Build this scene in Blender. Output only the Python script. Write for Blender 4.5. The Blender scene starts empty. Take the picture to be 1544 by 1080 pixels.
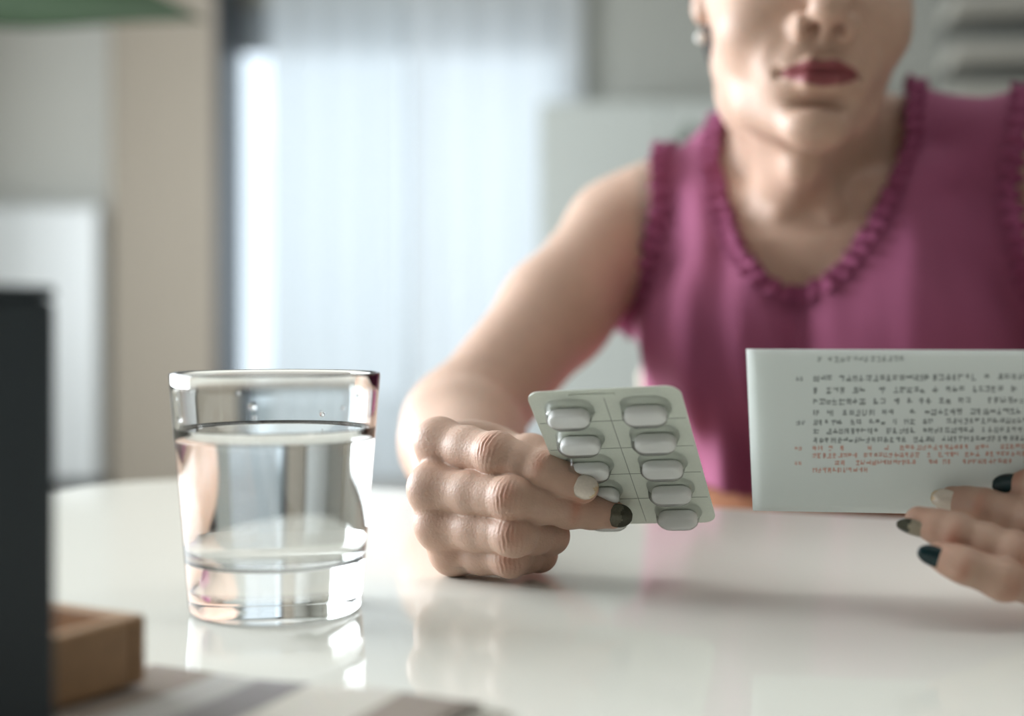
import bpy, math, random
import numpy as np
from mathutils import Vector, Matrix

random.seed(7); np.random.seed(7)
scene = bpy.context.scene
COL = scene.collection

# ------------------------------------------------------------------ camera, world, light, exposure
F_PX = 2000.0            # focal length in pixels of the 1544 px wide frame
CAM_Z = 0.854            # camera height above the floor, table top at 0.74
TABLE_Z = 0.74
cam_data = bpy.data.cameras.new('camera')
cam_data.sensor_width = 36.0
cam_data.lens = F_PX / 1544.0 * 36.0
cam_data.shift_y = -40.0 / 1544.0
cam_data.clip_start = 0.02
cam_data.dof.use_dof = True
cam_data.dof.focus_distance = 0.592
cam_data.dof.aperture_fstop = 3.3
cam = bpy.data.objects.new('camera', cam_data)
cam.location = (0, 0, CAM_Z)
cam.rotation_euler = (math.pi / 2, 0, 0)
COL.objects.link(cam)
scene.camera = cam

world = bpy.data.worlds.new('world'); scene.world = world
world.use_nodes = True
wb = world.node_tree.nodes['Background']
wb.inputs['Color'].default_value = (0.80, 0.90, 1.0, 1)
wb.inputs['Strength'].default_value = 1.68

def area(name, loc, target, sx, sy, power, col):
    l = bpy.data.lights.new(name, 'AREA'); l.shape = 'RECTANGLE'
    l.size = sx; l.size_y = sy; l.energy = power; l.color = col
    o = bpy.data.objects.new(name, l); COL.objects.link(o)
    o.location = loc
    d = Vector(target) - Vector(loc)
    o.rotation_euler = d.to_track_quat('-Z', 'Y').to_euler()
    return o
# daylight through the long window in the left wall
area('window_daylight', (-3.07, 2.75, 1.55), (0, 2.75, 1.55), 3.9, 1.8, 325, (0.91, 0.965, 1.0))
vs = scene.view_settings
scene.display_settings.display_device = 'sRGB'
vs.view_transform = 'Standard'
try: vs.look = 'None'
except Exception: pass
vs.exposure = 0.14; vs.gamma = 1.0; vs.use_curve_mapping = False
scene.cycles.use_denoising = True
scene.cycles.max_bounces = 14
scene.cycles.transmission_bounces = 12
scene.cycles.transparent_max_bounces = 12
scene.cycles.sample_clamp_indirect = 6.0

# ------------------------------------------------------------------ helpers
def P(px, py, D):
    """photo pixel + distance along the view axis -> world point"""
    return np.array([(px - 772.0) * D / F_PX, D, CAM_Z - (py - 500.0) * D / F_PX])

def srgb(r, g, b):
    f = lambda c: (c / 255 / 12.92) if c / 255 <= 0.04045 else ((c / 255 + 0.055) / 1.055) ** 2.4
    return (f(r), f(g), f(b), 1.0)

def mat(name, col, rough=0.5, metal=0.0, spec=0.5, noise=None, bump=None, **kw):
    m = bpy.data.materials.new(name); m.use_nodes = True
    nt = m.node_tree; b = nt.nodes['Principled BSDF']
    b.inputs['Base Color'].default_value = col
    b.inputs['Roughness'].default_value = rough
    b.inputs['Metallic'].default_value = metal
    b.inputs['Specular IOR Level'].default_value = spec
    for k, v in kw.items():
        b.inputs[k.replace('_', ' ')].default_value = v
    tc = nt.nodes.new('ShaderNodeTexCoord')
    if noise:
        scale, amt, stretch = noise
        mp = nt.nodes.new('ShaderNodeMapping'); mp.inputs['Scale'].default_value = stretch
        nt.links.new(tc.outputs['Object'], mp.inputs['Vector'])
        n = nt.nodes.new('ShaderNodeTexNoise'); n.inputs['Scale'].default_value = scale
        n.inputs['Detail'].default_value = 5
        nt.links.new(mp.outputs['Vector'], n.inputs['Vector'])
        r = nt.nodes.new('ShaderNodeMix'); r.data_type = 'RGBA'
        r.inputs['A'].default_value = tuple(c * (1 - amt) for c in col[:3]) + (1,)
        r.inputs['B'].default_value = tuple(min(1, c * (1 + amt)) for c in col[:3]) + (1,)
        nt.links.new(n.outputs['Fac'], r.inputs['Factor'])
        nt.links.new(r.outputs['Result'], b.inputs['Base Color'])
    if bump:
        scale, strength, dist = bump
        n2 = nt.nodes.new('ShaderNodeTexNoise'); n2.inputs['Scale'].default_value = scale
        n2.inputs['Detail'].default_value = 4
        nt.links.new(tc.outputs['Object'], n2.inputs['Vector'])
        bp = nt.nodes.new('ShaderNodeBump'); bp.inputs['Strength'].default_value = strength
        bp.inputs['Distance'].default_value = dist
        nt.links.new(n2.outputs['Fac'], bp.inputs['Height'])
        nt.links.new(bp.outputs['Normal'], b.inputs['Normal'])
    return m

def raw_mesh(name, verts, faces, material=None, parent=None, smooth=False):
    me = bpy.data.meshes.new(name)
    if isinstance(verts, np.ndarray): verts = verts.tolist()
    if isinstance(faces, np.ndarray): faces = faces.tolist()
    me.from_pydata(verts, [], faces); me.update()
    if smooth: me.polygons.foreach_set('use_smooth', [True] * len(me.polygons))
    o = bpy.data.objects.new(name, me); COL.objects.link(o)
    if material: me.materials.append(material)
    if parent: o.parent = parent
    return o

def empty(name, loc, label, cat, group=None):
    o = bpy.data.objects.new(name, None); COL.objects.link(o)
    o.location = loc; o.empty_display_size = 0.05
    tag(o, label, cat, group); return o

def tag(o, label=None, cat=None, group=None, kind=None):
    if label: o['label'] = label
    if cat: o['category'] = cat
    if group: o['group'] = group
    if kind: o['kind'] = kind
    return o

class MB:
    """collects boxes, lathes, tubes ... into one mesh"""
    def __init__(s): s.v = []; s.f = []
    def add(s, v, f):
        n = len(s.v); s.v += [tuple(map(float, p)) for p in v]; s.f += [tuple(i + n for i in q) for q in f]; return s
    def box(s, lo, hi, M=None):
        x0, y0, z0 = lo; x1, y1, z1 = hi
        v = [(x0, y0, z0), (x1, y0, z0), (x1, y1, z0), (x0, y1, z0), (x0, y0, z1), (x1, y0, z1), (x1, y1, z1), (x0, y1, z1)]
        if M: v = [M @ Vector(p) for p in v]
        return s.add(v, [(0, 3, 2, 1), (4, 5, 6, 7), (0, 1, 5, 4), (1, 2, 6, 5), (2, 3, 7, 6), (3, 0, 4, 7)])
    def lathe(s, prof, n=48, M=None, caps=False):
        v = []; f = []
        for (r, z) in prof:
            for i in range(n):
                a = 2 * math.pi * i / n; p = Vector((r * math.cos(a), r * math.sin(a), z))
                v.append(M @ p if M else p)
        for j in range(len(prof) - 1):
            for i in range(n):
                k = (i + 1) % n; f.append((j * n + i, j * n + k, (j + 1) * n + k, (j + 1) * n + i))
        if caps:
            f.append(tuple(range(n - 1, -1, -1))); f.append(tuple((len(prof) - 1) * n + i for i in range(n)))
        return s.add(v, f)
    def tube(s, pts, rad, n=10):
        pts = [Vector(p) for p in pts]; v = []; f = []
        for j, p in enumerate(pts):
            t = (pts[min(j + 1, len(pts) - 1)] - pts[max(j - 1, 0)]).normalized()
            a = t.cross(Vector((0, 0, 1)));  a = a if a.length > 0.01 else t.cross(Vector((1, 0, 0)))
            a.normalize(); b = t.cross(a); r = rad[j] if isinstance(rad, (list, tuple)) else rad
            v += [p + a * r * math.cos(2 * math.pi * i / n) + b * r * math.sin(2 * math.pi * i / n) for i in range(n)]
        for j in range(len(pts) - 1):
            for i in range(n):
                k = (i + 1) % n; f.append((j * n + i, (j + 1) * n + i, (j + 1) * n + k, j * n + k))
        f.append(tuple(range(n))); f.append(tuple((len(pts) - 1) * n + i for i in range(n - 1, -1, -1)))
        return s.add(v, f)
    def build(s, name, material=None, parent=None, smooth=False, bevel=0):
        o = raw_mesh(name, s.v, s.f, material, parent, smooth)
        if bevel:
            md = o.modifiers.new('bevel', 'BEVEL'); md.width = bevel; md.segments = 3; md.limit_method = 'ANGLE'
        return o

def struct(name, lo, hi, material, bevel=0):
    o = MB().box(lo, hi).build(name, material, bevel=bevel); o['kind'] = 'structure'; return o

# ------------------------------------------------------------------ materials of the setting
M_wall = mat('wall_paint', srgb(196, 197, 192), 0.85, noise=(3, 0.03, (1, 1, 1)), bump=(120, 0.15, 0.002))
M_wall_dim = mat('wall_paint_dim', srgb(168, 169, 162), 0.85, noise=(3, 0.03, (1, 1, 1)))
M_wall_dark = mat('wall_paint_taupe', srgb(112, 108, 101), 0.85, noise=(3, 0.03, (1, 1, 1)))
M_ceil = mat('ceiling_paint', srgb(220, 220, 216), 0.9, noise=(2, 0.02, (1, 1, 1)))
M_floor = mat('floor_tile', srgb(170, 160, 148), 0.35, noise=(4, 0.10, (1, 1, 1)))
M_beige = mat('beige_panel', srgb(158, 149, 136), 0.7, noise=(6, 0.05, (8, 8, 0.4)))
M_frame = mat('dark_aluminium', srgb(40, 46, 52), 0.4, 0.3)
M_white = mat('white_lacquer', srgb(212, 217, 219), 0.35, noise=(2, 0.01, (1, 1, 1)))
M_blind = mat('blind_fabric', srgb(214, 215, 210), 0.9, noise=(40, 0.03, (1, 1, 0.1)))
M_parapet = mat('pale_render', srgb(222, 230, 235), 0.9, noise=(5, 0.04, (1, 1, 1)))

def sheer(name, col, trans, tr):
    m = bpy.data.materials.new(name); m.use_nodes = True; nt = m.node_tree; nt.nodes.clear()
    out = nt.nodes.new('ShaderNodeOutputMaterial')
    d = nt.nodes.new('ShaderNodeBsdfDiffuse'); t = nt.nodes.new('ShaderNodeBsdfTranslucent'); x = nt.nodes.new('ShaderNodeBsdfTransparent')
    tc = nt.nodes.new('ShaderNodeTexCoord'); w = nt.nodes.new('ShaderNodeTexNoise'); w.inputs['Scale'].default_value = 300
    nt.links.new(tc.outputs['Object'], w.inputs['Vector'])
    mx = nt.nodes.new('ShaderNodeMix'); mx.data_type = 'RGBA'
    mx.inputs['A'].default_value = tuple(c * .95 for c in col[:3]) + (1,); mx.inputs['B'].default_value = col
    nt.links.new(w.outputs['Fac'], mx.inputs['Factor'])
    for n in (d, t): nt.links.new(mx.outputs['Result'], n.inputs['Color'])
    m1 = nt.nodes.new('ShaderNodeMixShader'); m1.inputs[0].default_value = trans
    m2 = nt.nodes.new('ShaderNodeMixShader'); m2.inputs[0].default_value = tr
    nt.links.new(d.outputs[0], m1.inputs[1]); nt.links.new(t.outputs[0], m1.inputs[2])
    nt.links.new(m1.outputs[0], m2.inputs[1]); nt.links.new(x.outputs[0], m2.inputs[2])
    nt.links.new(m2.outputs[0], out.inputs['Surface']); return m
M_sheer = sheer('sheer_voile', srgb(242, 245, 247), 0.6, 0.16)
M_sheer2 = sheer('sheer_voile_dense', srgb(238, 243, 246), 0.58, 0.14)

def thin_glass(name, tint=(1, 1, 1, 1), rough=0.02, ior=1.45, gl_=1.0):
    m = bpy.data.materials.new(name); m.use_nodes = True; nt = m.node_tree; nt.nodes.clear()
    out = nt.nodes.new('ShaderNodeOutputMaterial')
    t = nt.nodes.new('ShaderNodeBsdfTransparent'); t.inputs[0].default_value = tint
    g = nt.nodes.new('ShaderNodeBsdfGlossy'); g.inputs['Roughness'].default_value = rough; g.inputs['Color'].default_value = (gl_, gl_, gl_, 1)
    fr = nt.nodes.new('ShaderNodeFresnel'); fr.inputs['IOR'].default_value = ior
    mx = nt.nodes.new('ShaderNodeMixShader')
    nt.links.new(fr.outputs[0], mx.inputs[0]); nt.links.new(t.outputs[0], mx.inputs[1]); nt.links.new(g.outputs[0], mx.inputs[2])
    nt.links.new(mx.outputs[0], out.inputs['Surface']); return m
M_pane = thin_glass('window_glass', (0.95, 0.97, 0.97, 1))

# ------------------------------------------------------------------ room shell
CH = 2.86; BY = 7.5                                        # back wall
struct('floor', (-3.2, -2.6, -0.05), (4.2, 9.0, 0), M_floor)
struct('ceiling', (-3.2, -2.6, CH), (4.2, BY + .15, CH + .08), M_ceil)
# left wall with its long window
lw = MB().box((-3.25, -2.6, 0), (-3.10, 0.75, CH)).box((-3.25, 4.75, 0), (-3.10, BY + .15, CH))
lw.box((-3.25, .75, 0), (-3.10, 4.75, .6)).box((-3.25, .75, 2.5), (-3.10, 4.75, CH))
o = lw.build('wall_left', M_wall); o['kind'] = 'structure'
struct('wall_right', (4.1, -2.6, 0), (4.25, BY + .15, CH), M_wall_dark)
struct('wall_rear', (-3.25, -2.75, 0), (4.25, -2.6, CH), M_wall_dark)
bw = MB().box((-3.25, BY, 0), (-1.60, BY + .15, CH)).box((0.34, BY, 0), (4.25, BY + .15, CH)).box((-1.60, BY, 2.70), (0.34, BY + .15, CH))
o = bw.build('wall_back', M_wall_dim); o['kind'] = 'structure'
struct('baseboard_back', (1.4, BY - .02, 0), (4.1, BY - .001, .09), M_white)
struct('baseboard_right', (4.08, -2.6, 0), (4.099, BY - .02, .09), M_white)

w2 = bpy.data.objects.new('window_2', None); COL.objects.link(w2); w2['kind'] = 'structure'
fr = MB()
for (a, b, c, d) in ((.75, .8, .6, 2.5), (4.7, 4.75, .6, 2.5), (.8, 4.7, .6, .65), (.8, 4.7, 2.45, 2.5), (2.1, 2.14, .65, 2.45), (3.4, 3.44, .65, 2.45)):
    fr.box((-3.2, a, c), (-3.14, b, d))
fr.build('window_frame', M_frame, w2)

# terrace door of the back wall: dark jamb, frame, panes
w1 = bpy.data.objects.new('window_1', None); COL.objects.link(w1); w1['kind'] = 'structure'
j = MB().box((-1.599, BY - .35, 0), (-1.54, BY + .1, 2.85)); j.build('door_jamb', M_frame, w1)
MB().box((-1.535, BY + .06, 2.44), (0.34, BY + .11, 2.70)).box((-1.535, BY + .06, 0), (0.34, BY + .11, .06)).box((-.60, BY + .06, .06), (-.53, BY + .11, 2.41)).box((.28, BY + .06, .06), (.34, BY + .11, 2.41)).build('window_frame', mat('pale_frame', srgb(170, 180, 188), .5), w1)
for a, b in ((-1.535, -.60), (-.53, .28)):
    MB().box((a, BY + .08, .06), (b, BY + .086, 2.41)).build('pane', M_pane, w1)
o = MB().box((-2.6, 8.85, -0.0), (1.4, 8.97, 0.42)).build('trim_1', M_parapet); o['kind'] = 'structure'

# beige panelled pillar beside the terrace door
struct('wall_pillar', (-2.17, BY - .35, 0), (-1.60, BY, CH), M_beige, 0.01)

def curtain(name, x0, x1, y, z0, z1, waves, amp, m, label, seed):
    r = random.Random(seed); nx = 220; nz = 14; v = []; f = []
    ph = [r.uniform(0, 6.28) for _ in range(4)]
    for j in range(nz + 1):
        t = j / nz; z = z0 + (z1 - z0) * t
        for i in range(nx + 1):
            s = i / nx; a = amp * (1.0 - .35 * t)
            yy = y + a * math.sin(2 * math.pi * waves * s + ph[0] + .5 * math.sin(5 * s + ph[1]))
            v.append((x0 + (x1 - x0) * s + .01 * math.sin(3 * t + 9 * s), yy, z))
    for j in range(nz):
        for i in range(nx):
            a = j * (nx + 1) + i; f.append((a, a + 1, a + nx + 2, a + nx + 1))
    root = empty(name, ((x0 + x1) / 2, y, 0), label, 'curtain')
    o = raw_mesh('curtain_fabric', [(p[0] - (x0 + x1) / 2, p[1] - y, p[2]) for p in v], f, m, root, True)
    h = MB().box((x0 - (x0 + x1) / 2, -.01, z1 - .002), (x1 - (x0 + x1) / 2, .01, z1 + .03)); h.build('heading_tape', m, root)
    return root
curtain('sheer_curtain', -1.36, -.60, BY - .10, .02, 2.78, 4, .014, M_sheer2, 'pale bluish sheer curtain panel next to the bright door gap', 1)
curtain('sheer_curtain', -.60, .40, BY - .14, .02, 2.78, 5, .014, M_sheer, 'wide white sheer curtain panel beside the grey wardrobe', 2)
rail = MB().tube([(-1.5, BY - .12, 2.825), (.45, BY - .12, 2.825)], .012)
tag(rail.build('curtain_rail', M_white), 'slim white rail the sheer curtains hang from', 'curtain rail')

# left: vertical blinds over the wall, white cabinet below
bl = empty('vertical_blind', (-2.75, BY - .10, 1.5), 'pale grey vertical blind above the white cabinet', 'blind')
MB().box((-.55, -.03, 1.26), (.52, .03, 1.30)).build('headrail', M_white, bl)
slat = None
for i in range(12):
    M = Matrix.Translation((-.50 + i * .088, 0, 0)) @ Matrix.Rotation(.5, 4, 'Z')
    if slat is None:
        slat = MB().box((-.046, -.0015, -.55), (.046, .0015, 1.26)).build('slat', M_blind, bl); s = slat
    else:
        s = slat.copy(); COL.objects.link(s); s.parent = bl
    s.matrix_local = M
cb = empty('white_cabinet', (-2.66, BY - .45, 0), 'waist-high glossy white cabinet against the wall by the beige pillar', 'cabinet')
MB().box((-.42, -.02, 0.06), (.47, .28, 1.52)).build('body', M_white, cb, bevel=.02)
for i, (a, b) in enumerate(((-.415, .023), (.028, .465))):
    d = MB().box((a, -.04, .08), (b, -.021, 1.50)).build('door', M_white, cb, bevel=.004)
    xh = b - .04 if i == 0 else a + .04
    MB().tube([(xh, -.055, .7), (xh, -.055, .95)], .006).build('handle', M_frame, d)
MB().box((-.40, 0, 0), (.45, .26, .06)).build('plinth', M_frame, cb)

# grey wardrobe to the right of the curtains
wd = empty('grey_wardrobe', (.74, BY - .58, 0), 'tall plain grey wardrobe standing between curtain and wall', 'wardrobe')
M_grey = mat('grey_laminate', srgb(176, 181, 177), .5, noise=(4, .03, (1, 1, .2)))
MB().box((-.60, -.2, .0), (.65, .33, 2.02)).build('body', M_grey, wd, bevel=.006)
for i, (a, b) in enumerate(((-.595, .022), (.027, .645))):
    d = MB().box((a, -.222, .06), (b, -.2005, 2.01)).build('door', M_grey, wd, bevel=.003)
    xh = b - .05 if i == 0 else a + .05
    MB().tube([(xh, -.24, .95), (xh, -.24, 1.15)], .006).build('handle', M_grey, d)

# open slatted shelf high on the right
sh = empty('wall_shelf', (2.0, 5.0, 1.72), 'open grey wall shelf with wide boards high behind the woman', 'shelf')
M_board = mat('shelf_board', srgb(140, 138, 130), .6, noise=(8, .06, (.4, 4, 4)))
M_shback = mat('shelf_back', srgb(100, 102, 97), .7, noise=(8, .05, (1, 1, 1)))
sh.rotation_euler = (0, 0, -.10)
MB().box((-.32, .25, 0), (.75, .27, .62)).build('back_panel', M_shback, sh)
for z in (.0, .16, .345, .53):
    MB().box((-.32, 0, z), (.75, .249, z + .075)).build('shelf_board', M_board, sh, bevel=.004)
MB().box((.75, 0, 0), (.77, .27, .62)).build('side_panel', M_board, sh)
MB().box((.0, .271, -1.72), (.06, .33, .62)).box((.6, .271, -1.72), (.66, .33, .62)).build('upright', M_board, sh)

# ------------------------------------------------------------------ plants
M_leaf = mat('leaf_green', srgb(38, 68, 34), .45, noise=(14, .18, (1, 1, 1)))
M_leafd = mat('leaf_dark', srgb(60, 72, 58), .5, noise=(14, .18, (1, 1, 1)))
M_stem = mat('stem', srgb(92, 84, 60), .7, noise=(20, .15, (1, 1, 1)))
M_pot = mat('terracotta_grey', srgb(120, 116, 110), .7, noise=(20, .1, (1, 1, 1)))
M_soil = mat('soil', srgb(50, 42, 36), .95, noise=(60, .4, (1, 1, 1)))
def leaf(name, base, tip, width, sag, m, parent, up=(0, 0, 1)):
    base = Vector(base); tip = Vector(tip); ax = tip - base; side = ax.cross(Vector(up)).normalized(); nn = side.cross(ax).normalized()
    n = 14; v = []; f = []
    for i in range(n + 1):
        t = i / n; w = width * math.sin(math.pi * min(1, t ** .8 * .98 + .02)) ** .75
        c = base + ax * t + nn * (sag * 4 * t * (1 - t))
        for k in range(-2, 3):
            s = k / 2; v.append(c + side * (w * .5 * s) + nn * (.12 * w * s * s) + nn * (.01 * math.sin(9 * t) * s))
    for i in range(n):
        for k in range(4):
            a = i * 5 + k; f.append((a, a + 1, a + 6, a + 5))
    o = raw_mesh(name, v, f, m, parent, True)
    md = o.modifiers.new('thick', 'SOLIDIFY'); md.thickness = .0015
    return o
pl = empty('leafy_plant', (-1.12, 2.2, 0), 'tall houseplant with broad drooping bright green leaves by the window', 'plant')
MB().lathe([(.0, .001), (.14, .001), (.19, .34), (.175, .34), (.165, .30), (.0, .30)], 40).build('pot', M_pot, pl, True)
MB().lathe([(.0, .302), (.166, .302)], 30).build('soil', M_soil, pl)
MB().tube([(0, 0, .30), (.02, .01, .8), (-.02, 0, 1.3), (.02, .01, 1.75)], [.02, .017, .014, .008]).build('stem', M_stem, pl, True)
for (b, t, w, s) in (((.0, 0, 1.62), (.40, .25, 1.75), .17, .06), ((0, 0, 1.5), (-.4, .1, 1.55), .18, .06),
                     ((0, 0, 1.7), (-.2, -.3, 1.9), .16, .05), ((.02, 0, 1.74), (.15, .1, 2.1), .15, .03), ((0, 0, 1.3), (-.3, -.2, 1.25), .17, .05), ((0, 0, 1.1), (-.25, .3, 1.05), .16, .05)):
    leaf('leaf', b, t, w, s, M_leaf, pl)
leaf('leaf', (.0, 0, 1.44), (.625, -.05, 1.358), .16, .02, M_leaf, pl, up=(0, -1, .45))
pp = empty('potted_plant', tuple(P(1042, 500, 5.2)[:2]) + (0,), 'dark potted plant showing just above the mauve shoulder', 'plant')
MB().lathe([(0, .001), (.13, .001), (.16, .45), (.145, .45), (.14, .42), (0, .42)], 32).build('pot', M_frame, pp, True)
MB().tube([(0, 0, .42), (.01, 0, .9), (0, .01, 1.45)], [.018, .014, .008]).build('stem', M_stem, pp, True)
rr = random.Random(5)
for i in range(16):
    a = i * 2.4; z = .95 + i * .04; L = .16 - i * .0035
    leaf('leaf', (0, 0, z), (L * math.cos(a), L * math.sin(a), z + .10), .06, .02, M_leafd, pp)

# added fill light: out-of-view ceiling panel that brightens the right of the table
cl = empty('added_fill_panel', (1.0, .35, CH), 'added flat fill light panel on the ceiling over the table', 'lamp')
MB().box((-.65, -.35, -.05), (.65, .35, -.0005)).build('housing', M_white, cl, bevel=.01)
M_fill = bpy.data.materials.new('fill_diffuser'); M_fill.use_nodes = True
_b = M_fill.node_tree.nodes['Principled BSDF']; _b.inputs['Emission Color'].default_value = (1, .97, .92, 1); _b.inputs['Emission Strength'].default_value = 2.4  # glow of the added fill panel
MB().box((-.60, -.30, -.06), (.60, .30, -.0505)).build('diffuser', M_fill, cl)

# ------------------------------------------------------------------ table (turned 25 degrees to the camera)
TANG = math.radians(-25.0)
TD = np.array([math.cos(TANG), math.sin(TANG)]); TN = np.array([-math.sin(TANG), math.cos(TANG)])
def T2(d, n): q = TD * d + TN * n; return (float(q[0]), float(q[1]))
M_table = bpy.data.materials.new('white_gloss_top'); M_table.use_nodes = True
b = M_table.node_tree.nodes['Principled BSDF']
b.inputs['Roughness'].default_value = .06; b.inputs['IOR'].default_value = 1.27
nt = M_table.node_tree; tc = nt.nodes.new('ShaderNodeTexCoord'); n = nt.nodes.new('ShaderNodeTexNoise'); n.inputs['Scale'].default_value = 2.2
nt.links.new(tc.outputs['Object'], n.inputs['Vector'])
mx = nt.nodes.new('ShaderNodeMix'); mx.data_type = 'RGBA'; mx.inputs['A'].default_value = srgb(232, 232, 224); mx.inputs['B'].default_value = srgb(238, 238, 231)
nt.links.new(n.outputs['Fac'], mx.inputs['Factor']); nt.links.new(mx.outputs['Result'], b.inputs['Base Color'])
def rounded(x0, x1, y0, y1, r, n=12):
    pts = []
    for cx, cy, a0 in ((x1 - r, y1 - r, 0), (x0 + r, y1 - r, 90), (x0 + r, y0 + r, 180), (x1 - r, y0 + r, 270)):
        for i in range(n + 1):
            a = math.radians(a0 + 90 * i / n); pts.append((cx + r * math.cos(a), cy + r * math.sin(a)))
    return pts
tb = empty('dining_table', (0, 0, 0), 'glossy white dining table with rounded corners', 'table')
ol = rounded(-.70, 1.05, -.25, .835, .085)
mb = MB(); vv = []
for z, ins in ((TABLE_Z, .004), (TABLE_Z - .004, 0), (TABLE_Z - .026, 0), (TABLE_Z - .03, .004)):
    for (x, y) in ol:
        cx, cy = .175, .2925
        k = 1 - ins / math.hypot(x - cx, y - cy); vv.append(T2(cx + (x - cx) * k, cy + (y - cy) * k) + (z,))
m_ = len(ol); ff = [tuple(range(m_)), tuple(range(4 * m_ - 1, 3 * m_ - 1, -1))]
for j in range(3):
    for i in range(m_):
        k = (i + 1) % m_; ff.append((j * m_ + k, j * m_ + i, (j + 1) * m_ + i, (j + 1) * m_ + k))
raw_mesh('tabletop', vv, ff, M_table, tb)
for d_, n_ in ((-.6, .74), (.95, .74), (-.6, -.15), (.95, -.15)):
    x, y = T2(d_, n_)
    MB().lathe([(0, .001), (.018, .001), (.026, TABLE_Z - .0301), (0, TABLE_Z - .0301)], 20, Matrix.Translation((x, y, 0))).build('leg', M_white, tb, True)

# ------------------------------------------------------------------ placemat, wooden tray, dark box
def stripes_mat():
    m = bpy.data.materials.new('woven_stripes'); m.use_nodes = True; nt = m.node_tree; b = nt.nodes['Principled BSDF']; b.inputs['Roughness'].default_value = .95
    tc = nt.nodes.new('ShaderNodeTexCoord'); sp = nt.nodes.new('ShaderNodeSeparateXYZ'); nt.links.new(tc.outputs['Object'], sp.inputs[0])
    a = nt.nodes.new('ShaderNodeMath'); a.operation = 'MULTIPLY'; a.inputs[1].default_value = 10.5; nt.links.new(sp.outputs['X'], a.inputs[0])
    fr = nt.nodes.new('ShaderNodeMath'); fr.operation = 'FRACT'; nt.links.new(a.outputs[0], fr.inputs[0])
    r = nt.nodes.new('ShaderNodeValToRGB'); e = r.color_ramp; e.interpolation = 'CONSTANT'
    e.elements[0].color = srgb(218, 213, 203); e.elements[1].position = .34; e.elements[1].color = srgb(158, 146, 136)
    x = e.elements.new(.62); x.color = srgb(190, 188, 184); x = e.elements.new(.8); x.color = srgb(146, 142, 142)
    nt.links.new(fr.outputs[0], r.inputs[0])
    w = nt.nodes.new('ShaderNodeTexNoise'); w.inputs['Scale'].default_value = 700; nt.links.new(tc.outputs['Object'], w.inputs['Vector'])
    mx = nt.nodes.new('ShaderNodeMix'); mx.data_type = 'RGBA'; mx.blend_type = 'MULTIPLY'; mx.inputs['Factor'].default_value = .35
    nt.links.new(r.outputs[0], mx.inputs['A']); nt.links.new(w.outputs['Color'], mx.inputs['B']); nt.links.new(mx.outputs['Result'], b.inputs['Base Color'])
    bp = nt.nodes.new('ShaderNodeBump'); bp.inputs['Strength'].default_value = .5; bp.inputs['Distance'].default_value = .0006
    nt.links.new(w.outputs['Fac'], bp.inputs['Height']); nt.links.new(bp.outputs['Normal'], b.inputs['Normal']); return m
pm = empty('placemat', (-.0635, .4215, TABLE_Z), 'woven placemat striped in beige and grey under the wooden tray', 'placemat')
pm.rotation_euler = (0, 0, math.radians(-23.5))
vv = []; ff = []; nx, ny = 60, 40
for j in range(ny + 1):
    for i in range(nx + 1):
        x = -.36 + .42 * i / nx; y = -.30 * j / ny
        vv.append((x, y + .0012 * math.sin(x * 90), .0022 + .0008 * math.sin(x * 40 + y * 30)))
for j in range(ny):
    for i in range(nx):
        a = j * (nx + 1) + i; ff.append((a, a + nx + 1, a + nx + 2, a + 1))
o = raw_mesh('woven_cloth', vv, ff, stripes_mat(), pm, True); md = o.modifiers.new('thick', 'SOLIDIFY'); md.thickness = .0018; md.offset = -1
fg = MB()
for j in range(60):
    y = -.003 - .0049 * j; fg.box((.0602, y - .0012, .0006), (.0702 + random.uniform(-.002, .002), y + .0012, .0018))
o = fg.build('fringe', mat('fringe_thread', srgb(200, 196, 186), .95, noise=(200, .1, (1, 1, 1))), pm); o['kind'] = 'stuff'

M_wood = mat('tray_wood', srgb(156, 122, 88), .5, noise=(18, .28, (1, 9, 9)), bump=(90, .2, .0008))
M_wood_d = mat('tray_floor_wood', srgb(158, 112, 84), .55, noise=(14, .3, (1, 8, 8)))
tr = empty('wooden_tray', (-.1150, .418, TABLE_Z + .0035), 'small open wooden tray on the striped placemat', 'tray')
tr.rotation_euler = (0, 0, math.atan2(.49, -.87) - math.pi)     # local -x runs back-left, -y runs to the camera
LX, LY, TH = .20, .115, .0062
MB().box((-LX + TH, -LY + TH, 0), (-TH, -TH, .006)).build('tray_bottom', M_wood_d, tr)
HH = .0215
MB().box((-LX, -TH, 0), (0, 0, HH)).build('side_wall', M_wood, tr, bevel=.0015)
MB().box((-LX, -LY, 0), (0, -LY + TH, HH)).build('side_wall', M_wood, tr, bevel=.0015)
MB().box((-TH, -LY + TH, 0), (0, -TH, HH)).build('end_wall', M_wood, tr, bevel=.0015)
MB().box((-LX, -LY + TH, 0), (-LX + TH, -TH, HH)).build('end_wall', M_wood, tr, bevel=.0015)

M_slate = mat('slate_cover', srgb(42, 52, 58), .55, noise=(60, .12, (1, 1, 1)))
bx = empty('upright_box', (-.1195, .352, TABLE_Z + .0035), 'dark slate-blue box standing upright next to the wooden tray', 'box')
bx.rotation_euler = (0, 0, math.atan2(-.85, -.53))              # local x runs to the camera
MB().box((0, -.024, 0), (.15, -.0012, .1192)).build('body', M_slate, bx, bevel=.0025)
MB().box((.001, -.0245, .1193), (.149, -.0008, .1225)).build('lid', M_slate, bx, bevel=.001)

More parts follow.
